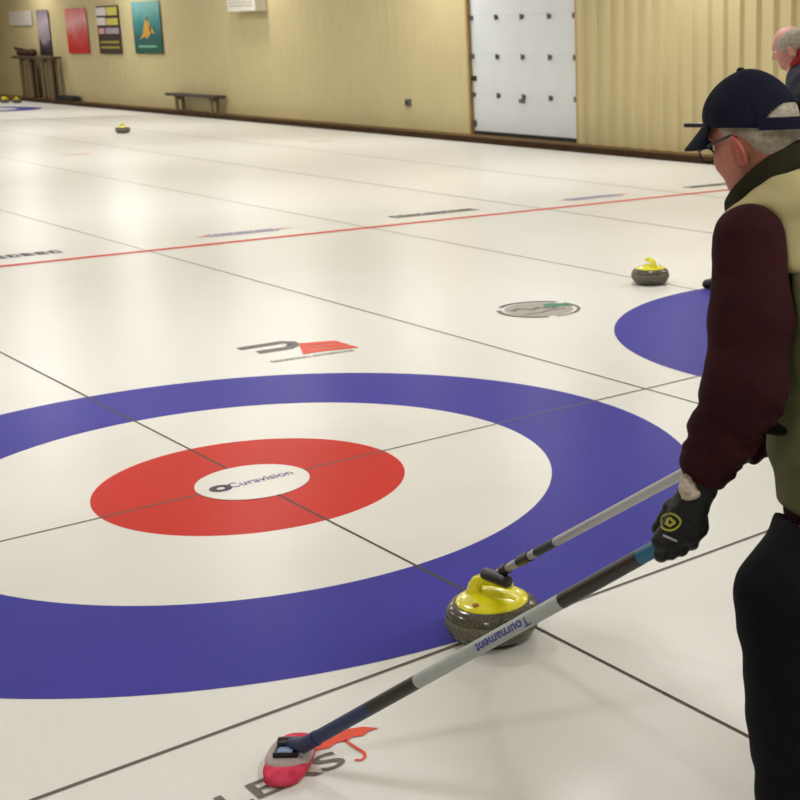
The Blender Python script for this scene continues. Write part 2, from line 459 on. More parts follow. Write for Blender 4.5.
c0 = np.array([3.05, 2.06])
def el(a, r): return c0+np.array([.27*r*math.cos(a), .27*r*math.sin(a)])
stroke(b, [el(a, 1) for a in np.linspace(.45, 2.2, 24)], .03, 1)
stroke(b, [el(a, 1) for a in np.linspace(2.6, 4.3, 24)], .035, 0)
stroke(b, [el(a, 1) for a in np.linspace(4.5, 6.5, 24)], .022, 0)
b.poly([tuple(el(a, .86)) for a in np.linspace(0, 2*PI, 41)[:-1]], Z-.0003, mi=2)
stroke(b, [(2.87, 2.12), (2.95, 2.16), (3.0, 2.07), (3.08, 2.10), (3.14, 2.02), (3.2, 2.06)], .05, 0)
stroke(b, [(2.88, 1.98), (2.98, 1.95), (3.08, 1.98), (3.2, 1.96)], .03, 0)
b.poly([(3.12, 2.08), (3.2, 2.04), (3.3, 2.0), (3.3, 2.1), (3.24, 2.17), (3.16, 2.16)], Z+.0002, mi=3)
logo('ice_logo', b, [INK, INKD, INKP, INKG], 'round grey and green crest in the ice of the second sheet')
# lettering with the red umbrella
b = MB(); put_text(b, 'TRAVELERS', .112, (-1.215, -2.165, Z), (1, 0, 0), (0.0, 1, 0), width=.80, bold=.0012)
logo('ice_lettering', b, INK, 'grey lettering in the ice under the broom head')
b = MB()
b.poly([(-.86, -2.095), (-.81, -2.062), (-.772, -2.050), (-.735, -2.052), (-.70, -2.068), (-.672, -2.104), (-.70, -2.100), (-.722, -2.110), (-.745, -2.098), (-.768, -2.104), (-.79, -2.094), (-.815, -2.104), (-.835, -2.095)], Z)
stroke(b, [(-.768, -2.098), (-.767, -2.14), (-.764, -2.185), (-.772, -2.205), (-.787, -2.212), (-.799, -2.200)], .009)
logo('ice_logo', b, INKR, 'small red umbrella in the ice beside the broom head')
# word marks along the hog line
def wordmark(x0, x1, y, m1, m2, label, ends):
    b = MB(); n = 10; L = x1-x0
    for i in range(n):
        a = x0+L*(i+.06)/n; c = x0+L*(i+.86)/n
        b.poly([(a, y-.09), (c, y-.09), (c, y-.045), (a, y-.045)], Z); b.poly([(a, y+.045), (c, y+.045), (c, y+.09), (a, y+.09)], Z)
        b.poly([(a, y-.045), (a+(c-a)*.4, y-.045), (a+(c-a)*.4, y+.045), (a, y+.045)], Z); b.poly([(a+(c-a)*(.4 if i % 3 else .75), y-.02), (c, y-.02), (c, y+(.02 if i % 2 else .045)), (a+(c-a)*(.4 if i % 3 else .75), y+.02)], Z)
    if ends:
        b.poly([(x0-.14, y-.012), (x0, y-.03), (x0, y+.03)], Z, mi=1); b.poly([(x1+.2, y+.03), (x1, y+.05), (x1, y-.0)], Z, mi=1)
    logo('ice_wordmark', b, [m1, m2], label)
wordmark(-1.75, -.55, 6.86, INKL, INKR, 'pale blue wordmark at the near sheet, left part', True)
wordmark(.5, 1.62, 6.93, INKD, INKR, 'dark blue wordmark by the red line at the left edge of the picture', False)
wordmark(2.93, 3.62, 6.93, INKL, INKR, 'lavender wordmark with red ends above the red line, left of the black one', True)
wordmark(4.89, 5.95, 6.95, INKD, INKR, 'black wordmark above the red line in the picture middle', False)
wordmark(7.2, 8.0, 6.93, INKL, INKR, 'blue wordmark with red tip above the red line, right of the black one', True)
wordmark(9.12, 10.1, 6.95, INKD, INKR, 'dark wordmark near the face of the man in the cap', False)
for x, lab in ((1.08, 'first'), (5.4, 'small red dash in the ice nearest the left side, below the far stone'), (9.76, 'small red dash in the ice right of the bench')):
    if x < 2: continue
    b = MB(); b.poly([(x-.22, 17.33), (x+.22, 17.33), (x+.22, 17.39), (x-.22, 17.39)], Z); logo('ice_dash', b, INKR, lab)

# ------------------------------------------------------------------ curling stones
def granite():
    m = bpy.data.materials.new('granite'); m.use_nodes = True; nt = m.node_tree; b = nt.nodes['Principled BSDF']
    tc = nt.nodes.new('ShaderNodeTexCoord'); n = nt.nodes.new('ShaderNodeTexNoise'); n.inputs['Scale'].default_value = 130; n.inputs['Detail'].default_value = 4
    nt.links.new(tc.outputs['Object'], n.inputs['Vector']); r = nt.nodes.new('ShaderNodeValToRGB'); nt.links.new(n.outputs['Fac'], r.inputs[0])
    e = r.color_ramp.elements; e[0].position = .35; e[0].color = lin((66, 64, 54)); e[1].position = .68; e[1].color = lin((104, 100, 84))
    x = e.new(.52); x.color = lin((84, 81, 68)); nt.links.new(r.outputs[0], b.inputs['Base Color']); b.inputs['Roughness'].default_value = .18; return m
GRAN = granite(); BAND = mat('rough_striking_band', (92, 90, 76), rough=.65, var=.25, scale=140, bump=.3, bscale=200, rgb2=(112, 108, 92))
YEL = mat('yellow_plastic', (232, 222, 22), rough=.22, var=.03, coat=.4)
STICK = mat('red_white_sticker', (176, 110, 84), rough=.4)
def make_stone(loc, rz, label, cat='curling stone'):
    t = thing('curling_stone', loc, label, cat, 'yellow-handled curling stones')
    prof = [(.055, 0), (.066, 0.0), (.072, .003), (.100, .014), (.122, .026), (.134, .036), (.1405, .044)]
    b = MB(); x, y, z = loc; b.lathe([(.05, .006), (.060, 0.0), (.072, 0.0), (.082, .002), (.106, .009), (.125, .020), (.135, .034), (.1400, .046)], (x, y, z))
    b.lathe([(.1400, .082), (.1387, .090), (.1335, .101), (.125, .110), (.111, .1165), (.094, .119), (.05, .119)], (x, y, z))
    b.build('body', GRAN, t, smooth=True, angle=1.2)
    b = MB(); b.lathe([(.1400, .046), (.1420, .053), (.1430, .064), (.1420, .075), (.1400, .082)], (x, y, z)); b.build('striking_band', BAND, t, smooth=True, angle=1.3)
    b = MB(); b.lathe([(.107, .114), (.109, .118), (.106, .122), (.094, .127), (.07, .133), (.03, .138), (.004, .139)], (x, y, z))
    cap = b.build('handle_cap', YEL, t, smooth=True, angle=1.3)
    c, s = math.cos(rz), math.sin(rz)
    def L(u, v, h): return np.array([x+c*u-s*v, y+s*u+c*v, z+h])
    pts = [(-.058, .124), (-.058, .140), (-.055, .154), (-.047, .168), (-.030, .177), (-.004, .180), (.026, .179), (.054, .175), (.070, .170)]
    b = MB(); b.tube([L(u, 0, h) for u, h in pts], [.030, .025, .022, .020, .019, .018, .018, .017, .011], 16, flat=.85, up=(-s, c, 0))
    b.build('handle', YEL, t, smooth=True, angle=1.4)
    b = MB(); b.tube([L(-.03, 0, .135), (L(.0, 0, .139)), L(.04, 0, .137), L(.080, 0, .129)], [.016, .019, .016, .008], 14, flat=.6)
    b.build('cap_rib', YEL, t, smooth=True)
    a = L(-.01, -.082, .1315); b = MB(); b.lathe([(.0095, -.001), (.0095, .0022), (.002, .0026)], a, 18); b.build('sticker', STICK, t, smooth=True, angle=.8)
    return t
STX, STY = [float(q) for q in G(492.5, 615, .066)[:2]]
SR = -YAW+.0-.35
make_stone((STX, STY, 0), SR, 'yellow-handled dark granite stone in the foreground with the delivery stick on it')
make_stone((4.26, 2.27, 0), -YAW+PI/2+.55, 'yellow-handled stone standing alone beyond the second blue target')
make_stone((8.0, 22.15, 0), .4, 'lone yellow-topped stone far away on open ice')
make_stone((float(G(5, 103)[0]), float(G(5, 103)[1]), 0), .2, 'yellow-topped stone far left against the end of the ice')
make_stone((float(G(17, 103)[0]), float(G(17, 103)[1]), 0), 1.2, 'rear yellow-topped stone far left, nearest the tall table')

# ------------------------------------------------------------------ delivery stick
SILVER = mat('brushed_silver_tube', (176, 178, 176), rough=.35, metal=.55, var=.03)
SILVP = mat('silver_painted_shaft', (158, 164, 162), rough=.35, var=.04, scale=3)
CARB = mat('black_carbon_shaft', (34, 28, 24), rough=.35); NAVY = mat('navy_shaft_wrap', (26, 42, 84), rough=.4)
TEAL = mat('teal_shaft_wrap', (20, 96, 130), rough=.4); DGRN = mat('dark_green_tape', (32, 44, 42), rough=.5)
A = P(496, 574, 3.92); B = P(706, 461, 2.93)
t = thing('delivery_stick', A, 'silver delivery stick with black bands hooked on the front stone handle', 'delivery stick')
def seg(a, c, f0, f1): return a+(c-a)*f0, a+(c-a)*f1
def fpx(px):                         # fraction along A-B for column px
    lo, hi = 0, 1
    for _ in range(40):
        m = (lo+hi)/2; v = A+(B-A)*m-CAM
        if CX+FPX*(v@RT)/(v@FW) < px: lo = m
        else: hi = m
    return lo
b = MB(); b.tube(seg(A, B, 0, 1.0), .0125, 20); b.build('shaft', SILVER, t, smooth=True, angle=1)
for x0, x1, r, nm, m in ((503, 508, .0165, 'collar', BLKPL), (519.5, 530, .016, 'collar', BLKPL), (537, 556, .0136, 'tape_band', DGRN), (489, 499, .014, 'joint', BLKPL)):
    b = MB(); b.tube(seg(A, B, fpx(x0), fpx(x1)) if x0 > 497 else (A-(B-A)*.012, seg(A, B, 0, fpx(499))[1]), r, 20); b.build(nm, m, t, smooth=True, angle=1)
h0, h1 = P(485, 573.5, 3.93), P(508, 582, 3.85)
b = MB(); dd = (h1-h0)/np.linalg.norm(h1-h0)
b.tube([h0-dd*.003, h0, h0+dd*.004, h1-dd*.004, h1, h1+dd*.003], [.014, .0185, .0195, .0195, .0185, .014], 18); b.build('grip_head', BLKPL, t, smooth=True)

# ------------------------------------------------------------------ broom in the foreground
HB = P(692, 528, 2.67); BH = G(304, 745, .075)
t = thing('curling_broom', (G(290, 761)[0], G(290, 761)[1], 0), 'foreground broom with silver, black and navy shaft and pink brush head', 'broom')
def bpx(px):
    lo, hi = 0, 1
    for _ in range(40):
        m = (lo+hi)/2; v = BH+(HB-BH)*m-CAM
        if CX+FPX*(v@RT)/(v@FW) < px: lo = m
        else: hi = m
    return lo
def bseg(x0, x1): return seg(BH, HB, bpx(x0) if x0 else 0, bpx(x1) if x1 else 1)
RB = .0175
for x0, x1, nm, m, r in ((None, 372, 'navy_shaft_section', NAVY, RB), (372, 418, 'black_shaft_section', CARB, RB), (418, 562, 'silver_shaft_section', SILVP, RB), (562, 640, 'grip_section', CARB, RB+.0005), (640, None, 'teal_shaft_section', TEAL, RB)):
    b = MB(); b.tube(bseg(x0, x1), r, 24); b.build(nm, m, t, smooth=True, angle=1)
# lettering wrapped on the silver section, upside down as seen
ax = (HB-BH)/np.linalg.norm(HB-BH); tocam = CAM-(BH+(HB-BH)*bpx(506)); tocam -= ax*(tocam@ax); tocam /= np.linalg.norm(tocam); side = np.cross(tocam, ax)
if side@UP < 0: side = -side
mid = BH+(HB-BH)*bpx(506)
def wrap(p):
    q = p-mid; s = q@ax; u = (q@side)/RB
    return mid+ax*s+(side*math.sin(u)+tocam*math.cos(u))*(RB+.0006)
b = MB(); put_text(b, 'Tournament', .031, mid+side*.000, -ax, -side, width=.165, bold=.0007, proj=wrap)
INKBL = mat('blue_shaft_lettering', (52, 60, 140), rough=.5); b.build('lettering', INKBL, t)
# brush head: long axis on the ice
hd = np.array([.66, .74, 0]); hd /= np.linalg.norm(hd); hs = np.array([-hd[1], hd[0], 0]); hc = G(290, 759, .02)*[1, 1, 0]
def head_rings(zs, la, lb, n=36):
    R = []
    for z, sc in zs:
        R.append([hc+hd*(la*sc*np.sign(math.cos(a))*abs(math.cos(a))**.7)+hs*(lb*sc*np.sign(math.sin(a))*abs(math.sin(a))**.7)+np.array([0, 0, z]) for a in np.linspace(0, 2*PI, n, endpoint=False)])
    return R
PINK = mat('pink_red_brush_fabric', (214, 60, 84), rough=.8, var=.15, scale=30, rgb2=(226, 78, 110)); YLN = mat('yellow_brush_edge', (214, 170, 70), rough=.8)
GREY = mat('grey_brush_plate', (176, 160, 158), rough=.45)
b = MB(); b.loft(head_rings([(0.004, .93), (.010, 1), (.028, 1.0), (.036, .93), (.040, .8)], 0.108, .053)); b.build('brush_pad', PINK, t, smooth=True, angle=1.2)
b = MB(); b.loft(head_rings([(0.0, .88), (.006, .965)], 0.108, .053)); b.build('pad_edge', YLN, t)
b = MB(); b.loft(head_rings([(.026, 1.03), (.040, 1.0), (.047, .9)], .070, .0535)); b.build('brush_plate', GREY, t, smooth=True, angle=1.2)
b = MB(); b.obox(hc+[0, 0, .052], hd, hs, (0, 0, 1), .042, .030, .008); b.tube([hc+hs*.026+[0, 0, .066], hc-hs*.026+[0, 0, .066]], .014, 14); b.build('hinge', BLKPL, t, bevel=.003)
b = MB(); b.tube([hc+np.array([0, 0, .064]), BH, BH+ax*.05], [.013, .0205, .0195], 16); b.build('socket', NAVY, t, smooth=True, angle=1)
b = MB(); b.obox(hc-hd*.028+[0, 0, .0615], hd, hs, (0, 0, 1), .011, .018, .002); b.build('hinge_badge', mat('pale_blue_badge', (130, 160, 196), rough=.3), t)

# ------------------------------------------------------------------ people
SKIN = mat('skin', (166, 104, 84), rough=.5, var=.12, scale=14, rgb2=(180, 116, 96), bump=.08, bscale=120)
GREYHAIR = mat('grey_hair', (166, 156, 142), rough=.65, var=.22, scale=60, bump=.5, bscale=90)
MAROON = mat('maroon_knit', (46, 15, 19), rough=.85, var=.15, scale=7, bump=.15, bscale=220)
OLIVE = mat('olive_vest_cloth', (92, 92, 62), rough=.85, var=.12, scale=6, bump=.12, bscale=90)
KHAKI = mat('khaki_yoke_cloth', (172, 160, 118), rough=.85, var=.10, scale=6, bump=.12, bscale=90)
COLLAR = mat('dark_olive_collar', (42, 41, 27), rough=.9, var=.12, bump=.2, bscale=160)
TROUS = mat('black_trousers', (12, 11, 17), rough=.85, var=.2, scale=5, bump=.1, bscale=60)
NAVYCAP = mat('navy_cap_cloth', (21, 23, 40), rough=.85, var=.14, scale=20, bump=.12, bscale=200)
GLOVE = mat('black_glove_leather', (11, 11, 13), spec=.3, rough=.55, var=.2, bump=.2, bscale=90)
EYEW = mat('eye_white', (220, 214, 206), rough=.3)
def axes(fwd, tilt):
    f = np.array([fwd[0], fwd[1], 0.0]); f /= np.linalg.norm(f); l = np.cross([0, 0, 1.0], f)
    F = f*math.cos(tilt)-np.array([0, 0, 1.0])*math.sin(tilt); U = np.cross(F, l); return F, l, U
def head_prims(c, F, L, U, s=1.0):
    A = np.stack([F, L, U], 1)
    def q(x, y, z): return np.array(c)+(F*x+L*y+U*z)*s
    def e(x, y, z, a, b_, d): return ellip(q(x, y, z), (a*s, b_*s, d*s), A)
    add = [e(-.008, 0, .008, .097, .075, .088), e(.030, 0, -.060, .062, .060, .072), (e(.062, 0, -.108, .026, .030, .020), .03),
           (e(.052, .036, -.052, .034, .026, .030), .02), (e(.052, -.036, -.052, .034, .026, .030), .02),
           (capsule(q(.076, .035, .006), .012*s, q(.084, -.035+.07*0, .006), .012*s), .02), (capsule(q(.076, -.035, .006), .012*s, q(.084, 0, .008), .012*s), .02),
           (capsule(q(.086, 0, -.008), .009*s, q(.108, 0, -.044), .0125*s), .010), (capsule(q(.096, .012, -.048), .008*s, q(.096, -.012, -.048), .008*s), .006),
           (capsule(q(.083, .018, -.074), .0065*s, q(.083, -.018, -.074), .0065*s), .008), (capsule(q(.080, .015, -.084), .007*s, q(.080, -.015, -.084), .007*s), .008)]
    for sg in (1, -1):
        A2 = A@np.array([[.94, .0, .34], [0, 1, 0], [-.34, 0, .94]])
        add += [(ellip(q(-.010, .074*sg, -.036), (.014*s, .012*s, .026*s), A2), .01)]
    sub = [e(.088, .031, -.014, .017, .017, .011), e(.088, -.031, -.014, .017, .017, .011), 
           capsule(q(.094, .02, -.079), .0022*s, q(.094, -.02, -.079), .0022*s)]
    return add, sub, q
def ears(parent, q, F, L, U, m, s=1, res=.003):
    A = np.stack([F, L, U], 1); A2 = A@np.array([[.96, .0, .28], [0, 1, 0], [-.28, 0, .96]])
    for sg in (1, -1):
        A3_ = A2@np.array([[.90, .43*sg, 0], [-.43*sg, .90, 0], [0, 0, 1]])
        sdf('ear', [ellip(q(-.016, .088*sg, -.052), (.021*s, .0085*s, .036*s), A3_), (ellip(q(-.004, .076*sg, -.070), (.011*s, .010*s, .014*s), A2), .012), (ellip(q(-.008, .076*sg, -.052), (.010*s, .012*s, .020*s), A2), .008)], m, parent, res=res*s,
            k=.008, subs=[ellip(q(-.008, .100*sg, -.049), (.012*s, .011*s, .022*s), A3_)], ks=.004)
def eyes(parent, q, s=1):
    for sg in (1, -1):
        b = MB(); c = q(.073, .031*sg, -.014); n = 14
        R = [[c+np.array([math.sin(p)*math.cos(a), math.sin(p)*math.sin(a), math.cos(p)])*.0125*s for a in np.linspace(0, 2*PI, n, endpoint=False)] for p in np.linspace(.05, PI-.05, 9)]
        b.loft(R); b.build('eye', EYEW, parent, smooth=True)

# ---- the man in the cap
def RU(v): return np.array(v, float)
fh = np.array([syw, cyw, 0.0]); rh = np.array([cyw, -syw, 0.0])
def face_dir(deg): a = math.radians(deg); return -rh*math.cos(a)+fh*math.sin(a)
OM = PZ(810, 0, 2.78)
man = thing('person', (OM[0], OM[1], 0), 'man in navy cap, khaki and olive vest and maroon sleeves holding brooms', 'person')
HF, HL, HU = axes(face_dir(40), math.radians(20))
HC = P(752, 127, 2.7)
hadd, hsub, hq = head_prims(HC, HF, HL, HU)
neck0 = P(788, 205, 2.74)
shL, elL, wrL = P(749, 241, 2.60), P(745, 388, 2.58), P(702, 474, 2.63)
shR, elR, wrR = P(850, 222, 2.98), P(815, 400, 3.02), P(742, 446, 2.96)
pel = P(838, 540, 2.80); hipL, hipR = P(826, 552, 2.71), P(850, 552, 2.90)
knL, anL = P(797, 738, 2.68), PZ(815, .11, 2.74); knR, anR = P(862, 745, 2.96), PZ(878, .11, 3.02)
toeL, toeR = anL+face_dir(30)*.17-[0, 0, .06], anR+face_dir(20)*.17-[0, 0, .06]
body = hadd+[capsule(hq(-.03, 0, -.06), .056, neck0, .062), capsule(neck0, .07, P(812, 300, 2.77), .115), capsule(P(812, 300, 2.77), .12, pel, .09),
    capsule(P(772, 222, 2.66), .06, P(830, 218, 2.9), .06), capsule(shL, .05, elL, .042), capsule(elL, .04, wrL, .027), capsule(shR, .05, elR, .042), capsule(elR, .04, wrR, .027),
    capsule(hipL, .08, knL, .055), capsule(knL, .052, anL, .038), capsule(hipR, .085, knR, .055), capsule(knR, .052, anR, .038),
    capsule(anL, .035, toeL, .025), capsule(anR, .035, toeR, .025)]
# fists: palm plus five separate fingers, closed on the shafts
def fist(kn, wrist, out, along, palmn, r=.0125, n=4, tips=.03, thumb=None):
    """kn: first knuckle, along: step to next finger, out: direction the fingers leave the palm, palmn: direction they curl to"""
    out, palmn = [np.array(v)/np.linalg.norm(v) for v in (out, palmn)]; along = np.array(along)
    pr = []
    for i in range(4):
        k = kn+along*i; Ls = [(.036, .024, .018), (.040, .026, .018), (.038, .024, .018), (.030, .020, .016)][i]
        a = k+out*Ls[0]*.75+palmn*Ls[0]*.35; c = a+palmn*Ls[1]+out*.003; d = c-out*Ls[2]+palmn*.002
        pr += [(capsule(k, r*1.1, a, r), .004), (capsule(a, r, c, r*.95), .004), (capsule(c, r*.95, d, r*.85), .004)]
    m0, m3 = kn+along*0, kn+along*3; cm = (m0+m3)/2
    pr = [capsule(m0, .018, m3, .017), capsule(wrist, .031, m0, .020), capsule(wrist, .031, m3, .019), (capsule((wrist+cm)/2, .028, cm, .020), .02)]+pr
    if thumb is not None:
        a, b_, c = thumb; pr += [(capsule(wrist*.6+a*.4, .018, a, .017), .015), (capsule(a, .016, b_, .0145), .006), (capsule(b_, .0145, c, .012), .004)]
    return pr
BAX = (BH-HB)/np.linalg.norm(BH-HB)       # from hand to brush
shaft_c = P(676, 537, 2.665)
knu = P(663, 541, 2.620)
toc = CAM-shaft_c; toc /= np.linalg.norm(toc)
dn = P(681, 560, 2.63)-P(690, 500, 2.625); dn /= np.linalg.norm(dn)
wrist_g = P(699, 487, 2.63)
fp = fist(knu, wrist_g, dn, (P(694, 531, 2.635)-knu)/3, -toc, r=.0145, thumb=(P(671, 508, 2.65), P(659, 528, 2.67), P(662, 545, 2.70)))
handL = [(q if not isinstance(q[0], tuple) else q) for q in fp]
def shrink(pr, d):
    o = []
    for q in pr:
        k = None
        if isinstance(q[0], tuple): q, k = q
        q = ('c', q[1], max(q[2]-d, .004), q[3], max(q[4]-d, .004)) if q[0] == 'c' else q
        o.append((q, k) if k else q)
    return o
wrist_r = P(738, 449, 2.955)
knr = P(716, 449, 2.90); SD = (A-B)/np.linalg.norm(A-B)
fr = fist(knr, wrist_r, P(700, 462, 2.9)-P(712, 448, 2.9), -SD*.02, fh, thumb=(P(716, 446, 2.96), P(702, 452, 2.97), P(696, 460, 2.95)))
body += shrink(fp, .006)+shrink(fr, .006)
bodyo = sdf('body', body, SKIN, man, res=.0075, k=.03, subs=hsub, ks=.004)
eyes(man, hq)
EARM = mat('reddish_ear_skin', (158, 78, 62), rough=.5, var=.12, scale=30)
ears(man, hq, HF, HL, HU, EARM)
# detailed head on top is part of the same surface: use finer grid there instead
# hair below the cap
A3 = np.stack([HF, HL, HU], 1)
sdf('hair', [ellip(hq(-.010, 0, .006), (.100, .0785, .090), A3), (ellip(hq(-.046, 0, -.048), (.048, .059, .046), A3), .02)], GREYHAIR, man, res=.004, ks=.006,
    subs=[half(hq(.030, 0, 0), -(HF-.45*HU)), ellip(hq(.010, .086, -.058), (.032, .03, .034), A3), ellip(hq(.010, -.086, -.058), (.032, .03, .034), A3)],
    inter=[half(hq(0, 0, .034), HU)], disp=folds(.0010, 420, HL+.3*HF, .2))
# cap
def cap_pt(az, t, off=0.0):
    # az 0 = front, t 0 rim .. 1 top
    th = t*PI/2
    rx, ry, rz = .1115+off, .090+off, .104+off
    zb = -.001+.036*math.cos(az)
    rr = max(0, 1-max(0, math.sin(th))**1.9)**.53
    x = rx*rr*math.cos(az)-.010; y = ry*rr*math.sin(az); z = zb*(1-t)+(rz)*math.sin(th)*1.0+.0*t
    bul = .007*math.sin(th*2)*max(0, math.cos(az))
    z = zb+(rz+.013-zb)*math.sin(th)
    return hq(x+bul, y, z)
NA, NT = 160, 60
v = []; f = []; idx = {}
for j in range(NT):
    for i in range(NA):
        az = 2*PI*i/NA; t = j/NT
        p = cap_pt(az, t, .0012*math.cos(az*3)*0 - .0016*(abs(math.sin(az*3)) < .12))
        idx[i, j] = len(v); v.append(p)
top = len(v); v.append(cap_pt(0, 1))
for j in range(NT):
    for i in range(NA):
        k = (i+1) % NA; az = (2*PI*(i+.5)/NA-PI); t = (j+.5)/NT
        if t < .24 and (az/.88)**2+((t-.0)/.24)**2 < 1 : continue
        if j < NT-1: f.append((idx[i, j], idx[k, j], idx[k, j+1], idx[i, j+1]))
        else: f.append((idx[i, j], idx[k, j], top))
crown = from_vf('cap', v, f, NAVYCAP, man, True)
s = crown.modifiers.new('solid', 'SOLIDIFY'); s.thickness = .003; s.offset = -1
b = MB(); b.tube([cap_pt(2*PI*a/NA, .03, .002) for a in range(NA//2-12, NA//2+13)], [.009]*25, 10, flat=.25, up=tuple(HU))
# strap as a vertical band
b = MB(); n = 25; R = []
for a in np.linspace(PI-1.0, PI+1.0, n):
    lo, hi = cap_pt(a, -.02, .0015), cap_pt(a, .10, .0035); o_ = hq(-.01, 0, 0); d_ = lo-o_; d_ /= np.linalg.norm(d_)
    lo = cap_pt(a, .0, .003)-HU*.006; hi = lo+HU*.026
    R.append([lo, hi, hi+d_*.003, lo+d_*.003])
b.loft(R); b.build('strap', NAVYCAP, crown)
b = MB(); c = cap_pt(0, 1)+HU*.001
b.lathe([(.010, -.003), (.009, .002), (.004, .005), (.001, .0055)], c, 16); b.build('button', NAVYCAP, crown, smooth=True)
v = []; f = []; NU, NV = 24, 10       # brim
for i in range(NU+1):
    a = (i/NU-.5)*2*1.02
    for j in range(NV+1):
        u = j/NV; r0 = cap_pt(a, 0.01, .001)
        out = hq(.108+.072*math.cos(a)**.6*1.0-.010, .086*math.sin(a)*1.0, 0)-hq(.098, .086*math.sin(a), 0)
        p = r0+HF*(.074*u*(math.cos(a*1.45) if abs(a*1.45) < PI/2 else 0)**.55)-HU*(.030*u*(.6+.4*math.cos(a))+.022*(math.sin(a)**2)*u)
        v.append(p)
for i in range(NU):
    for j in range(NV):
        q_ = i*(NV+1)+j; f.append((q_, q_+NV+1, q_+NV+2, q_+1))
br = from_vf('brim', v, f, NAVYCAP, crown, True); s = br.modifiers.new('solid', 'SOLIDIFY'); s.thickness = .004; s.offset = 0
# glasses
GL = mat('dark_glasses_frame', (34, 30, 28), rough=.3)
gl = MB()
for sg in (1, -1):
    c = hq(.106, .034*sg, -.026)
    ringp = [c+(HL*.024*math.cos(a)+HU*.017*math.sin(a)) for a in np.linspace(0, 2*PI, 25)]
    gl.tube(ringp, .0022, 8, cap=False)
    gl.tube([hq(.106, .058*sg, -.020), hq(.096, .070*sg, -.017), hq(.04, .080*sg, -.015), hq(-.004, .084*sg, -.016), hq(-.018, .084*sg, -.024)], [.003, .0035, .0032, .003, .0025], 8)
gl.tube([hq(.107, .010, -.024), hq(.111, 0, -.021), hq(.107, -.010, -.024)], .002, 8)
glo = gl.build('glasses', GL, man, smooth=True)
glass = bpy.data.materials.new('lens_glass'); glass.use_nodes = True; gb = glass.node_tree.nodes['Principled BSDF']
gb.inputs['Transmission Weight'].default_value = 1; gb.inputs['Roughness'].default_value = .0; gb.inputs['IOR'].default_value = 1.02; gb.inputs['Base Color'].default_value = (1, 1, 1, 1)
for sg in (1, -1):
    c = hq(.106, .034*sg, -.026)
    v = [c+(HL*.022*math.cos(a)+HU*.015*math.sin(a))+HF*z for z in (-.0006, .0006) for a in np.linspace(0, 2*PI, 24, endpoint=False)]
    f = [tuple(range(24))[::-1], tuple(range(24, 48))]+[(i, (i+1) % 24, 24+(i+1) % 24, 24+i) for i in range(24)]
    from_vf('lens', v, f, glass, glo)
# torso clothes
sweater = [capsule(P(778, 240, 2.68), .085, P(832, 234, 2.9), .085), capsule(P(818, 300, 2.72), .135, P(836, 430, 2.76), .135), capsule(P(836, 300, 2.84), .135, P(842, 430, 2.84), .135),
           capsule(P(836, 430, 2.76), .135, P(838, 506, 2.77), .128), capsule(P(842, 430, 2.84), .135, P(846, 506, 2.85), .13)]
armL = [capsule(shL, .074, P(751, 320, 2.585), .080), capsule(P(751, 320, 2.585), .080, elL, .082), capsule(elL, .080, P(722, 436, 2.61), .066), capsule(P(722, 436, 2.61), .064, wrL, .052)]
axA = elL-shL; axB = wrL-elL
sL = sdf('sleeve', armL, MAROON, man, res=.006, k=.03, inter=[half(wrL+axB/np.linalg.norm(axB)*.012, axB)], ks=.012,
         disp=lambda p: folds(.0065, 95, axB+.4*axA, .6, 1)(p)*np.clip((shL[2]-.22-p[..., 2])*6, .15, 1))
armR = [capsule(shR, .074, elR, .078), capsule(elR, .075, wrR, .050)]
axC = wrR-elR
sR = sdf('sleeve', armR, MAROON, man, res=.008, k=.03, inter=[half(wrR+axC/np.linalg.norm(axC)*.004, axC)], disp=folds(.004, 90, axC, .5, 2))
sdf('sweater', [(q[0], q[1], q[2]-.012, q[3], q[4]-.012) for q in sweater], MAROON, man, res=.009, k=.05, inter=[half(P(778, 528, 2.80), -UP-.55*RT)])
arm_hole = [('c', shL-UP*.0+fh*-.0, .086, P(750, 330, 2.585), .090), ('c', shR, .088, elR, .09)]
vest_in = [half(P(778, 502, 2.80), -UP-.55*RT)]
zy = P(780, 278, 2.6)
vest = sdf('vest', sweater, OLIVE, man, res=.007, k=.05, subs=arm_hole+[], inter=vest_in, ks=.012, disp=folds(.0035, 48, (0, .3, 1), .8, 3))
yoke_pr = [(q[0], q[1], q[2]+.005, q[3], q[4]+.005) for q in sweater[:3]]+[capsule(P(738, 222, 2.62), .030, P(790, 202, 2.66), .064), capsule(P(790, 202, 2.66), .064, P(835, 200, 2.9), .066), capsule(P(727, 230, 2.66), .026, P(733, 300, 2.72), .05)]
yoke = sdf('yoke', yoke_pr, KHAKI, vest, res=.006, k=.045, subs=[('c', shL+np.array([0, 0, .006])+fh*-.02, .070, P(748, 330, 2.585), .088), ('c', shR, .08, elR, .09)], ks=.010,
           inter=[half(P(782, 272, 2.62), -UP-.18*RT)], disp=folds(.003, 55, (.2, .3, 1), .9, 5))
yoke['label'] = 'light khaki shoulder yoke'
# collar: a standing band round the neck, higher at the back
colr = MB(); R = []
cc = P(770, 181, 2.715)
TF, TL, TU = axes(face_dir(34), math.radians(38))
for a in np.linspace(0, 2*PI, 41)[:-1]:
    d = TF*math.cos(a)*.112+TL*math.sin(a)*.084
    lowp = cc+d*1.12-TU*.034; hip_ = cc+d*1.0+TU*(.024-.006*math.cos(a))
    inn = cc+d*.93+TU*(.022-.006*math.cos(a)); inl = cc+d*1.0-TU*.030
    R.append([lowp, (lowp+hip_)/2+d*.06, hip_, inn, inl])
R.append(R[0]); colr.loft(R, cap=False); co = colr.build('collar', COLLAR, vest, smooth=True)
sb = co.modifiers.new('sub', 'SUBSURF'); sb.levels = 1; sb.render_levels = 1
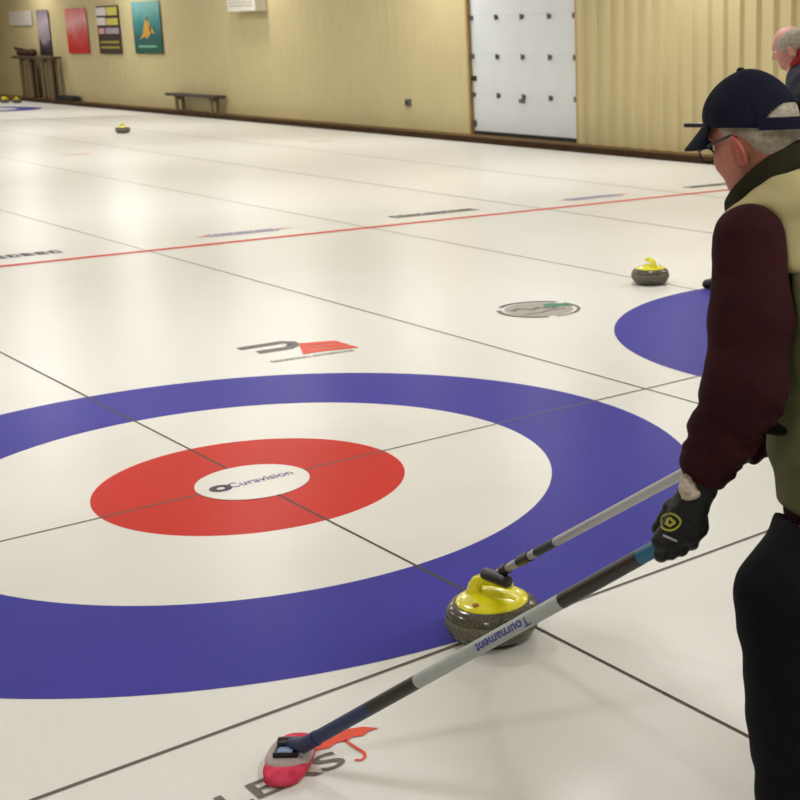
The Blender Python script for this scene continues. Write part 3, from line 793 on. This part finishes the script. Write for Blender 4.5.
# dark pocket flap at the vest's side
b = MB()
pk = sdf('pocket_flap', [capsule(P(768, 428, 2.70), .014, P(800, 430, 2.66), .016)], mat('black_pocket_trim', (16, 15, 16), rough=.8), vest, res=.005)
# trousers
tr = [capsule(P(836, 530, 2.76), .125, P(842, 530, 2.86), .125), capsule(P(828, 545, 2.74), .12, P(791, 598, 2.67), .108), capsule(P(791, 598, 2.67), .108, P(798, 680, 2.67), .102), capsule(P(798, 680, 2.67), .100, knL, .090), capsule(knL, .088, P(803, 800, 2.69), .084), capsule(P(803, 800, 2.69), .084, anL, .075),
      capsule(hipR, .125, knR, .092), capsule(knR, .090, anR, .075)]
sdf('trousers', tr, TROUS, man, res=.009, k=.05, inter=[half(P(778, 511, 2.8), UP+.55*RT), half((0, 0, .06), (0, 0, -1))], ks=.012, disp=folds(.004, 40, (0, .2, 1), .8, 4))
for an, toe in ((anL, toeL), (anR, toeR)):
    sh = sdf('shoe', [capsule(an-[0, 0, .045], .048, (an+toe)/2-[0, 0, .01], .045), capsule((an+toe)/2-[0, 0, .010], .045, toe-[0, 0, .006], .038), capsule(an, .045, an-[0, 0, .04], .046)], BLACK, man, res=.008, inter=[half((0, 0, .002), (0, 0, -1))])
# gloves
cuffdir = wrL-elL; cuffdir /= np.linalg.norm(cuffdir)
gL = sdf('glove', fp+[capsule(wrist_g+(wrL-wrist_g)*.6, .036, wrist_g, .033), (capsule(P(700, 512, 2.64), .012, P(702, 528, 2.64), .015), .01)], GLOVE, man, res=.0035, k=.018, disp=folds(.0010, 210, dn, .7, 2))
sdf('glove', fr+[capsule(wrist_r+(wrR-wrist_r)*.6, .035, wrist_r, .032)], GLOVE, man, res=.005, k=.018)
PATCH = mat('crumpled_white_cuff', (176, 164, 150), rough=.8, var=.25, scale=60, bump=.5, bscale=90)
sdf('cuff_lining', [capsule(P(686, 479, 2.600), .012, P(688, 491, 2.597), .011), capsule(P(688, 491, 2.597), .011, P(695, 494, 2.596), .008)], PATCH, gL, res=.003, disp=folds(.002, 300, UP, .8, 1))['label'] = 'crumpled pale cuff lining'
EMB = mat('yellow_glove_emblem', (150, 150, 40), rough=.6); GRL = mat('grey_glove_lettering', (150, 150, 150), rough=.6)
from mathutils.bvhtree import BVHTree
dgr = bpy.context.evaluated_depsgraph_get()
def conform(o, c, ax_, ay_, nrm, mbp, off=.0012):
    me = o.data; ol = world_loc(o); bv = BVHTree.FromPolygons([tuple(q.co) for q in me.vertices], [tuple(p.vertices) for p in me.polygons])
    out = []
    for x, y in mbp:
        p = Vector(tuple(c+ax_*x+ay_*y+nrm*.1))-ol; h, nn, i_, d_ = bv.ray_cast(p, -Vector(tuple(nrm)))
        out.append(np.array(h+ol)+nrm*off if h is not None else c+ax_*x+ay_*y+nrm*.03)
    return out
ec = P(670, 522, 2.6); nrm = CAM-ec; nrm /= np.linalg.norm(nrm); ex = RT-nrm*(RT@nrm); ex /= np.linalg.norm(ex); ey = np.cross(nrm, ex)
def emb_stroke(b, pts, w_, closed=True):
    pts = [np.array(p, float) for p in pts]; n = len(pts); L_ = []; R_ = []
    for i in range(n):
        t_ = pts[(i+1) % n]-pts[(i-1) % n]; t_ /= np.linalg.norm(t_)+1e-9; nn = np.array([-t_[1], t_[0]]); L_.append(pts[i]+nn*w_/2); R_.append(pts[i]-nn*w_/2)
    vv = conform(gL, ec, ex, ey, nrm, L_+R_); b.add(vv, [(i, (i+1) % n, n+(i+1) % n, n+i) for i in range(n)])
b = MB(); emb_stroke(b, [(.0195*math.cos(a)*(1+.08*math.cos(3*a)), .0165*math.sin(a)) for a in np.linspace(0, 2*PI, 32)[:-1]], .004)
emb_stroke(b, [(.0075*math.cos(a)*(1+.3*math.cos(3*a+1)), .0065*math.sin(a)*(1+.2*math.cos(4*a))) for a in np.linspace(0, 2*PI, 24)[:-1]], .005)
b.build('emblem', EMB, gL)['label'] = 'yellow-green round emblem'
v_, f_ = text_mesh('GLOVE', .01); 
pts = [(-.014+.028*i/7, -.026-.012*i/7) for i in range(8)]; b = MB()
vv = conform(gL, ec, ex, ey, nrm, [(x, y+.0022) for x, y in pts]+[(x, y-.0022) for x, y in pts]); b.add(vv, [(i, i+1, 8+i+1, 8+i) for i in range(7)]); b.build('logo_bar', GRL, gL)

# ---- second man behind, dark jacket
D2 = 8.4
O2 = PZ(800, 0, D2+.25)
man2 = thing('person', (O2[0], O2[1], 0), 'bald grey-haired man in dark jacket at the upper right edge', 'person')
F2, L2, U2 = axes(face_dir(12), math.radians(22))
h2a, h2s, q2 = head_prims(P(788, 44, D2), F2, L2, U2, 1.12)
n2 = P(800, 76, D2+.02); sh2L, sh2R = P(806, 100, D2-.18), P(820, 98, D2+.2); el2L, wr2L = P(822, 150, D2-.25), P(788, 128, D2-.2)
el2R, wr2R = P(826, 150, D2+.2), P(780, 132, D2+.1); hip2 = P(818, 180, D2+.1); hip2L, hip2R = P(812, 182, D2), P(822, 182, D2+.2)
an2L = G(711, 289)+rh*.17+np.array([0, 0, .09]); kn2L = P(772, 232, D2+.25); kn2R, an2R = P(840, 236, D2+.4), PZ(872, .12, 9.0)
toe2 = an2L-rh*.2-np.array([0, 0, .05]); toe2R = an2R-rh*.17-np.array([0, 0, .07])
SK2 = mat('pink_skin', (196, 140, 122), rough=.55, var=.1, scale=14)
sdf('body', h2a+[capsule(q2(-.03, 0, -.06), .062, n2, .066), capsule(n2, .08, P(812, 120, D2), .13), capsule(P(812, 120, D2), .14, hip2, .13), capsule(sh2L, .055, el2L, .045), capsule(el2L, .042, wr2L, .03),
    capsule(sh2R, .055, el2R, .045), capsule(el2R, .042, wr2R, .03), capsule(hip2L, .09, kn2L, .06), capsule(kn2L, .055, an2L, .04), capsule(hip2R, .09, kn2R, .06), capsule(kn2R, .055, an2R, .04),
    capsule(an2L, .036, toe2, .028), capsule(an2R, .036, toe2R, .028)]
    + fist(wr2L-rh*.07+[0, 0, .02], wr2L, -UP, fh*.02, rh, r=.011)+fist(wr2R-rh*.07+[0, 0, .02], wr2R, -UP, fh*.02, rh, r=.011), SK2, man2, res=.013, subs=h2s, ks=.006)
eyes(man2, q2, 1.12); ears(man2, q2, F2, L2, U2, SK2, 1.12, .005)
A4 = np.stack([F2, L2, U2], 1)
sdf('hair', [ellip(q2(-.014, 0, .0), (.112, .092, .100), A4)], GREYHAIR, man2, res=.009, ks=.01, subs=[half(q2(.062, 0, 0), -(F2-.35*U2)), ellip(q2(-.006, .1, -.04), (.035, .03, .045), A4), ellip(q2(-.006, -.1, -.04), (.035, .03, .045), A4)],
    inter=[half(q2(0, 0, .092), U2+.2*F2)])
JK = mat('dark_grey_jacket', (46, 46, 54), rough=.8, var=.2, scale=9, bump=.2, bscale=60); REDC = mat('red_collar_cloth', (150, 44, 50), rough=.8)
JB = mat('dark_trousers_cloth', (34, 34, 40), rough=.85)
sdf('jacket', [capsule(P(800, 76, D2-.07), .07, P(812, 76, D2+.1), .07), capsule(P(806, 90, D2-.1), .14, P(816, 90, D2+.12), .14), capsule(P(818, 130, D2-.06), .19, hip2, .18), capsule(P(812, 100, D2), .17, P(820, 140, D2), .19), capsule(sh2L, .10, el2L, .085), capsule(el2L, .08, wr2L+rh*.05, .055), capsule(sh2R, .10, el2R, .085), capsule(el2R, .08, wr2R+rh*.05, .055)],
    JK, man2, res=.014, k=.06, disp=folds(.006, 60, (0, .3, 1), .8, 2))
sdf('collar', [capsule(P(794, 66, D2-.05), .03, P(805, 52, D2-.06), .036), capsule(P(794, 66, D2+.06), .03, P(805, 52, D2+.08), .036), capsule(P(805, 52, D2-.06), .036, P(805, 52, D2+.08), .036)], REDC, man2, res=.01, k=.04)['label'] = 'red collar'
sdf('trousers', [capsule(hip2L, .13, kn2L, .09), capsule(kn2L, .088, an2L, .065), capsule(hip2R, .13, kn2R, .09), capsule(kn2R, .088, an2R, .065), capsule(hip2L, .13, hip2R, .13)], JB, man2, res=.014, k=.05, inter=[half((0, 0, .05), (0, 0, -1))])
for an, toe in ((an2L, toe2), (an2R, toe2R)):
    sdf('shoe', [capsule(an-[0, 0, .03], .05, toe-[0, 0, .004], .036), capsule(an, .05, an-[0, 0, .03], .05)], BLACK, man2, res=.01, inter=[half((0, 0, .003), (0, 0, -1))])
# his broom, carried level
b0, b1 = P(684, 125, 8.3), P(862, 127, 8.2)
t = thing('curling_broom', (b0[0], b0[1], b0[2]), 'dark broom handle pointing out level beside the navy cap', 'broom')
b = MB(); b.tube([b0, b1], .0155, 14); b.build('shaft', CARB, t, smooth=True, angle=1)
dd = (b1-b0)/np.linalg.norm(b1-b0)
b = MB(); b.obox(b1+dd*.02, dd, fh, UP, .02, .10, .035); b.build('brush_pad', BLACK, t, bevel=.01)
b = MB(); b.tube([b1-dd*.05, b1], [.018, .024], 12); b.build('socket', BLKPL, t)

# ---- person far left at the end of the ice
O3 = G(-5, 104); D3 = (O3-CAM)@FW
man3 = thing('person', (O3[0], O3[1], 0), 'far away person in red top and blue trousers at the left edge', 'person')
F3, L3, U3 = axes(face_dir(10), .1)
def Q(a, b_, z): return np.array([O3[0], O3[1], 0])+rh*a+fh*b_+np.array([0, 0, z])
h3a, h3s, q3 = head_prims(Q(0, 0, 1.60), F3, L3, U3)
sdf('body', h3a+[capsule(Q(0, 0, 1.5), .055, Q(0, 0, 1.4), .06), capsule(Q(0, 0, 1.3), .12, Q(0, 0, .95), .12)]+[c for s in (-1, 1) for c in (
    capsule(Q(.0, .19*s, 1.38), .05, Q(.02, .24*s, 1.1), .042), capsule(Q(.02, .24*s, 1.1), .04, Q(-.08, .22*s, .86), .03), capsule(Q(-.08, .22*s, .86), .03, Q(-.10, .22*s, .76), .02),
    capsule(Q(0, .1*s, .92), .085, Q(-.02, .11*s, .5), .06), capsule(Q(-.02, .11*s, .5), .055, Q(.02, .11*s, .09), .04), capsule(Q(.02, .11*s, .06), .036, Q(-.13, .11*s, .035), .028))],
    SK2, man3, res=.016, subs=h3s)
sdf('jacket', [capsule(Q(0, -.1, 1.34), .13, Q(0, .1, 1.34), .13), capsule(Q(0, -.06, 1.2), .15, Q(0, -.06, .95), .15), capsule(Q(0, .06, 1.2), .15, Q(0, .06, .95), .15)]+[c for s in (-1, 1) for c in (capsule(Q(.0, .19*s, 1.38), .085, Q(.02, .24*s, 1.1), .07), capsule(Q(.02, .24*s, 1.1), .068, Q(-.07, .22*s, .9), .05))],
    mat('red_jacket_cloth', (176, 52, 60), rough=.8), man3, res=.018, k=.05)
sdf('trousers', [c for s in (-1, 1) for c in (capsule(Q(0, .09*s, .9), .12, Q(-.02, .11*s, .5), .09), capsule(Q(-.02, .11*s, .5), .088, Q(.02, .11*s, .1), .07))], mat('blue_jeans_cloth', (92, 108, 150), rough=.85), man3, res=.018, k=.04)
sdf('hair', [ellip(q3(-.014, 0, .012), (.104, .084, .098), np.stack([F3, L3, U3], 1))], GREYHAIR, man3, res=.012, subs=[half(q3(.04, 0, -.01), -(F3-.4*U3))])
for s in (-1, 1): sdf('shoe', [capsule(Q(.03, .11*s, .045), .045, Q(-.14, .11*s, .036), .034)], BLACK, man3, res=.014)

# ------------------------------------------------------------------ things along the far wall
b3 = lambda *a: a
DW = mat('dark_bench_wood', (66, 54, 50), rough=.6); LEGM = mat('grey_brown_leg', (128, 112, 76), rough=.7)
t = thing('bench', (11.9, 27.5, .1), 'dark-topped bench standing against the beige wall', 'bench')
b = MB(); b.box(11.74, 12.04, 26.1, 29.0, .46, .53); b.build('seat', DW, t, bevel=.01)
for y in (26.45, 28.45):
    b = MB(); b.box(11.78, 11.84, y-.05, y+.05, .1, .46); b.box(11.94, 12.0, y-.05, y+.05, .1, .46); b.box(11.78, 12.0, y-.04, y+.04, .38, .46); b.build('leg', LEGM, t, bevel=.005)
TW = mat('dark_table_wood', (80, 60, 46), rough=.7); TL_ = mat('olive_table_leg', (104, 90, 62), rough=.7)
t = thing('tall_table', (11.85, 38.7, .1), 'tall narrow table on post legs by the far left wall', 'table')
b = MB(); b.box(11.7, 12.0, 36.9, 40.5, 1.29, 1.37); b.build('tabletop', TW, t, bevel=.01)
for y, ww in ((37.35, .14), (37.95, .06), (39.3, .24), (39.9, .07)):
    b = MB(); b.box(11.75, 11.83, y-ww, y+ww, .1, 1.29); b.box(11.89, 11.96, y-ww, y+ww, .1, 1.29); b.box(11.8, 11.92, y-ww*.8, y+ww*.8, 1.2, 1.29); b.build('leg', TL_, t, bevel=.005)
BAG = mat('dark_brown_bag_cloth', (70, 50, 42), rough=.85)
bg = sdf('bag', [capsule((11.86, 40.2, 1.46), .085, (11.86, 38.9, 1.48), .11), capsule((11.86, 40.5, 1.60), .05, (11.86, 39.6, 1.5), .08)], BAG, None, res=.02, inter=[half((0, 0, 1.375), (0, 0, -1))]); tag(bg, 'slumped dark bag lying on the tall table', 'bag')
b = MB(); b.box(11.77, 12.03, 35.7, 37.1, .1, .22); b.box(11.79, 12.01, 35.8, 37.0, .22, .25)
tag(b.build('equipment_case', BLACK, bevel=.02), 'low black case on the walkway under the tall table', 'case')
# posters
def poster(y0, y1, z0, z1, mats, shapes, label):
    b = MB(); b.box(WX-.045, WX-.036, y0, y1, z0, z1, 0)
    def pq(u0, u1, v0, v1, mi, k=1):      # u from left in the photo (high y) to right
        ya, yb = y1-(y1-y0)*u0, y1-(y1-y0)*u1; za, zb = z0+(z1-z0)*v0, z0+(z1-z0)*v1
        x = WX-.0465-.0008*k; b.add([(x, ya, za), (x, yb, za), (x, yb, zb), (x, ya, zb)], [(0, 1, 2, 3)], mi)
    shapes(pq, b); return tag(b.build('poster', mats), label, 'poster')
def grad(name, stops, scale=None):
    m = bpy.data.materials.new(name); m.use_nodes = True; nt = m.node_tree; bb = nt.nodes['Principled BSDF']
    tc = nt.nodes.new('ShaderNodeTexCoord'); sx = nt.nodes.new('ShaderNodeSeparateXYZ'); nt.links.new(tc.outputs['Generated'], sx.inputs[0])
    n = nt.nodes.new('ShaderNodeTexNoise'); n.inputs['Scale'].default_value = 2.5; nt.links.new(tc.outputs['Generated'], n.inputs['Vector'])
    ma = nt.nodes.new('ShaderNodeMath'); ma.operation = 'MULTIPLY_ADD'; ma.inputs[1].default_value = .5; nt.links.new(n.outputs['Fac'], ma.inputs[0]); 
    sb_ = nt.nodes.new('ShaderNodeMath'); sb_.operation = 'SUBTRACT'; sb_.inputs[1].default_value = .25; nt.links.new(sx.outputs['Z'], sb_.inputs[0]); nt.links.new(sb_.outputs[0], ma.inputs[2])
    r = nt.nodes.new('ShaderNodeValToRGB'); nt.links.new(ma.outputs[0], r.inputs[0]); e = r.color_ramp.elements
    e[0].position, e[0].color = stops[0][0], lin(stops[0][1]); e[1].position, e[1].color = stops[-1][0], lin(stops[-1][1])
    for p_, c_ in stops[1:-1]: x = e.new(p_); x.color = lin(c_)
    nt.links.new(r.outputs[0], bb.inputs['Base Color']); bb.inputs['Roughness'].default_value = .5; return m
flat = lambda n, c: mat(n, c, rough=.5, var=.04)
CAPT = flat('cream_print', (214, 206, 190))
poster(34.75, 36.4, 1.47, 2.74, [grad('red_poster_print', [(.12, (190, 30, 34)), (.4, (196, 70, 72)), (.7, (214, 160, 160)), (.95, (206, 110, 112))])], lambda pq, b: None, 'red poster on the far wall, paler towards its top')
def p2(pq, b):
    pq(0, .45, .80, .97, 2); pq(.47, .95, .80, .97, 1); pq(0, .4, .60, .76, 2); pq(.42, .95, .60, .74, 1)
    pq(.05, .3, .42, .54, 4); pq(.35, .95, .42, .54, 5); pq(.08, .92, .22, .27, 3); pq(.08, .92, .11, .16, 3)
poster(32.35, 33.95, 1.47, 2.76, [flat('black_poster_print', (52, 40, 34)), flat('yellow_print', (196, 184, 84)), flat('pale_print', (210, 204, 200)), flat('olive_print', (150, 140, 60)), flat('pink_print', (206, 150, 160)), flat('grey_print', (160, 146, 160))], p2, 'black poster with white and yellow blocks, between the red and teal posters')
def p3(pq, b):
    x = WX-.048
    Y = lambda u: 31.43-1.78*u
    Zv = lambda v: 1.49+1.3*v
    for pts, mi in ([[(.35, .35), (.5, .30), (.68, .42), (.62, .62), (.5, .68), (.42, .55)], 1], [[(.22, .28), (.4, .34), (.35, .38)], 2], [[(.5, .66), (.58, .64), (.6, .74), (.52, .72)], 3], [[(.6, .45), (.8, .38), (.74, .44), (.62, .56)], 2]):
        b.add([(x, Y(u), Zv(v)) for u, v in pts], [tuple(range(len(pts)))], mi)
    pq(.15, .8, .12, .16, 4)
poster(29.62, 31.42, 1.49, 2.82, [grad('teal_poster_print', [(.05, (20, 78, 62)), (.35, (30, 84, 84)), (.65, (60, 128, 128)), (.95, (110, 160, 158))]), flat('orange_print', (190, 140, 50)), flat('gold_print', (204, 170, 80)), flat('brown_print', (110, 84, 60)), flat('mint_print', (110, 170, 140))], p3, 'teal poster with an orange shape in its middle, rightmost of the posters')
poster(37.85, 38.85, 1.40, 2.74, [grad('lavender_banner_print', [(.1, (44, 36, 44)), (.28, (60, 52, 62)), (.36, (140, 128, 140)), (.7, (170, 156, 170)), (.95, (120, 108, 118))])], lambda pq, b: None, 'narrow greyish purple banner behind the tall table, leftmost of the dark posters')
poster(39.3, 41.4, 2.3, 2.74, [flat('pale_sign_print', (206, 200, 190))], lambda pq, b: pq(.1, .9, .4, .6, 0), 'pale sign high on the wall above the tall table')
# heater box high on the wall
t = thing('wall_heater', (WX-.2, 24.45, 2.45), 'white box unit mounted high on the wall right of the posters', 'heater')
HW = mat('off_white_enamel', (214, 208, 196), rough=.4)
b = MB(); b.box(WX-.3, WX-.007, 23.75, 25.15, 2.46, 3.05); b.build('body', HW, t, bevel=.02)
b = MB(); 
for k in range(6): b.box(WX-.31, WX-.3, 23.85, 25.05, 2.58+.07*k, 2.60+.07*k)
b.build('grille', mat('grey_grille', (170, 168, 160), rough=.5), t)
t = thing('wall_outlet', (WX, 18.03, .6), 'small grey outlet box on the beige wall left of the door', 'outlet')
b = MB(); b.box(WX-.05, WX-.003, 17.94, 18.12, .55, .68); b.build('box', STEEL, t, bevel=.008)
b = MB(); b.box(WX-.058, WX-.05, 17.98, 18.08, .58, .65); b.build('cover', BLKPL, t, bevel=.003)
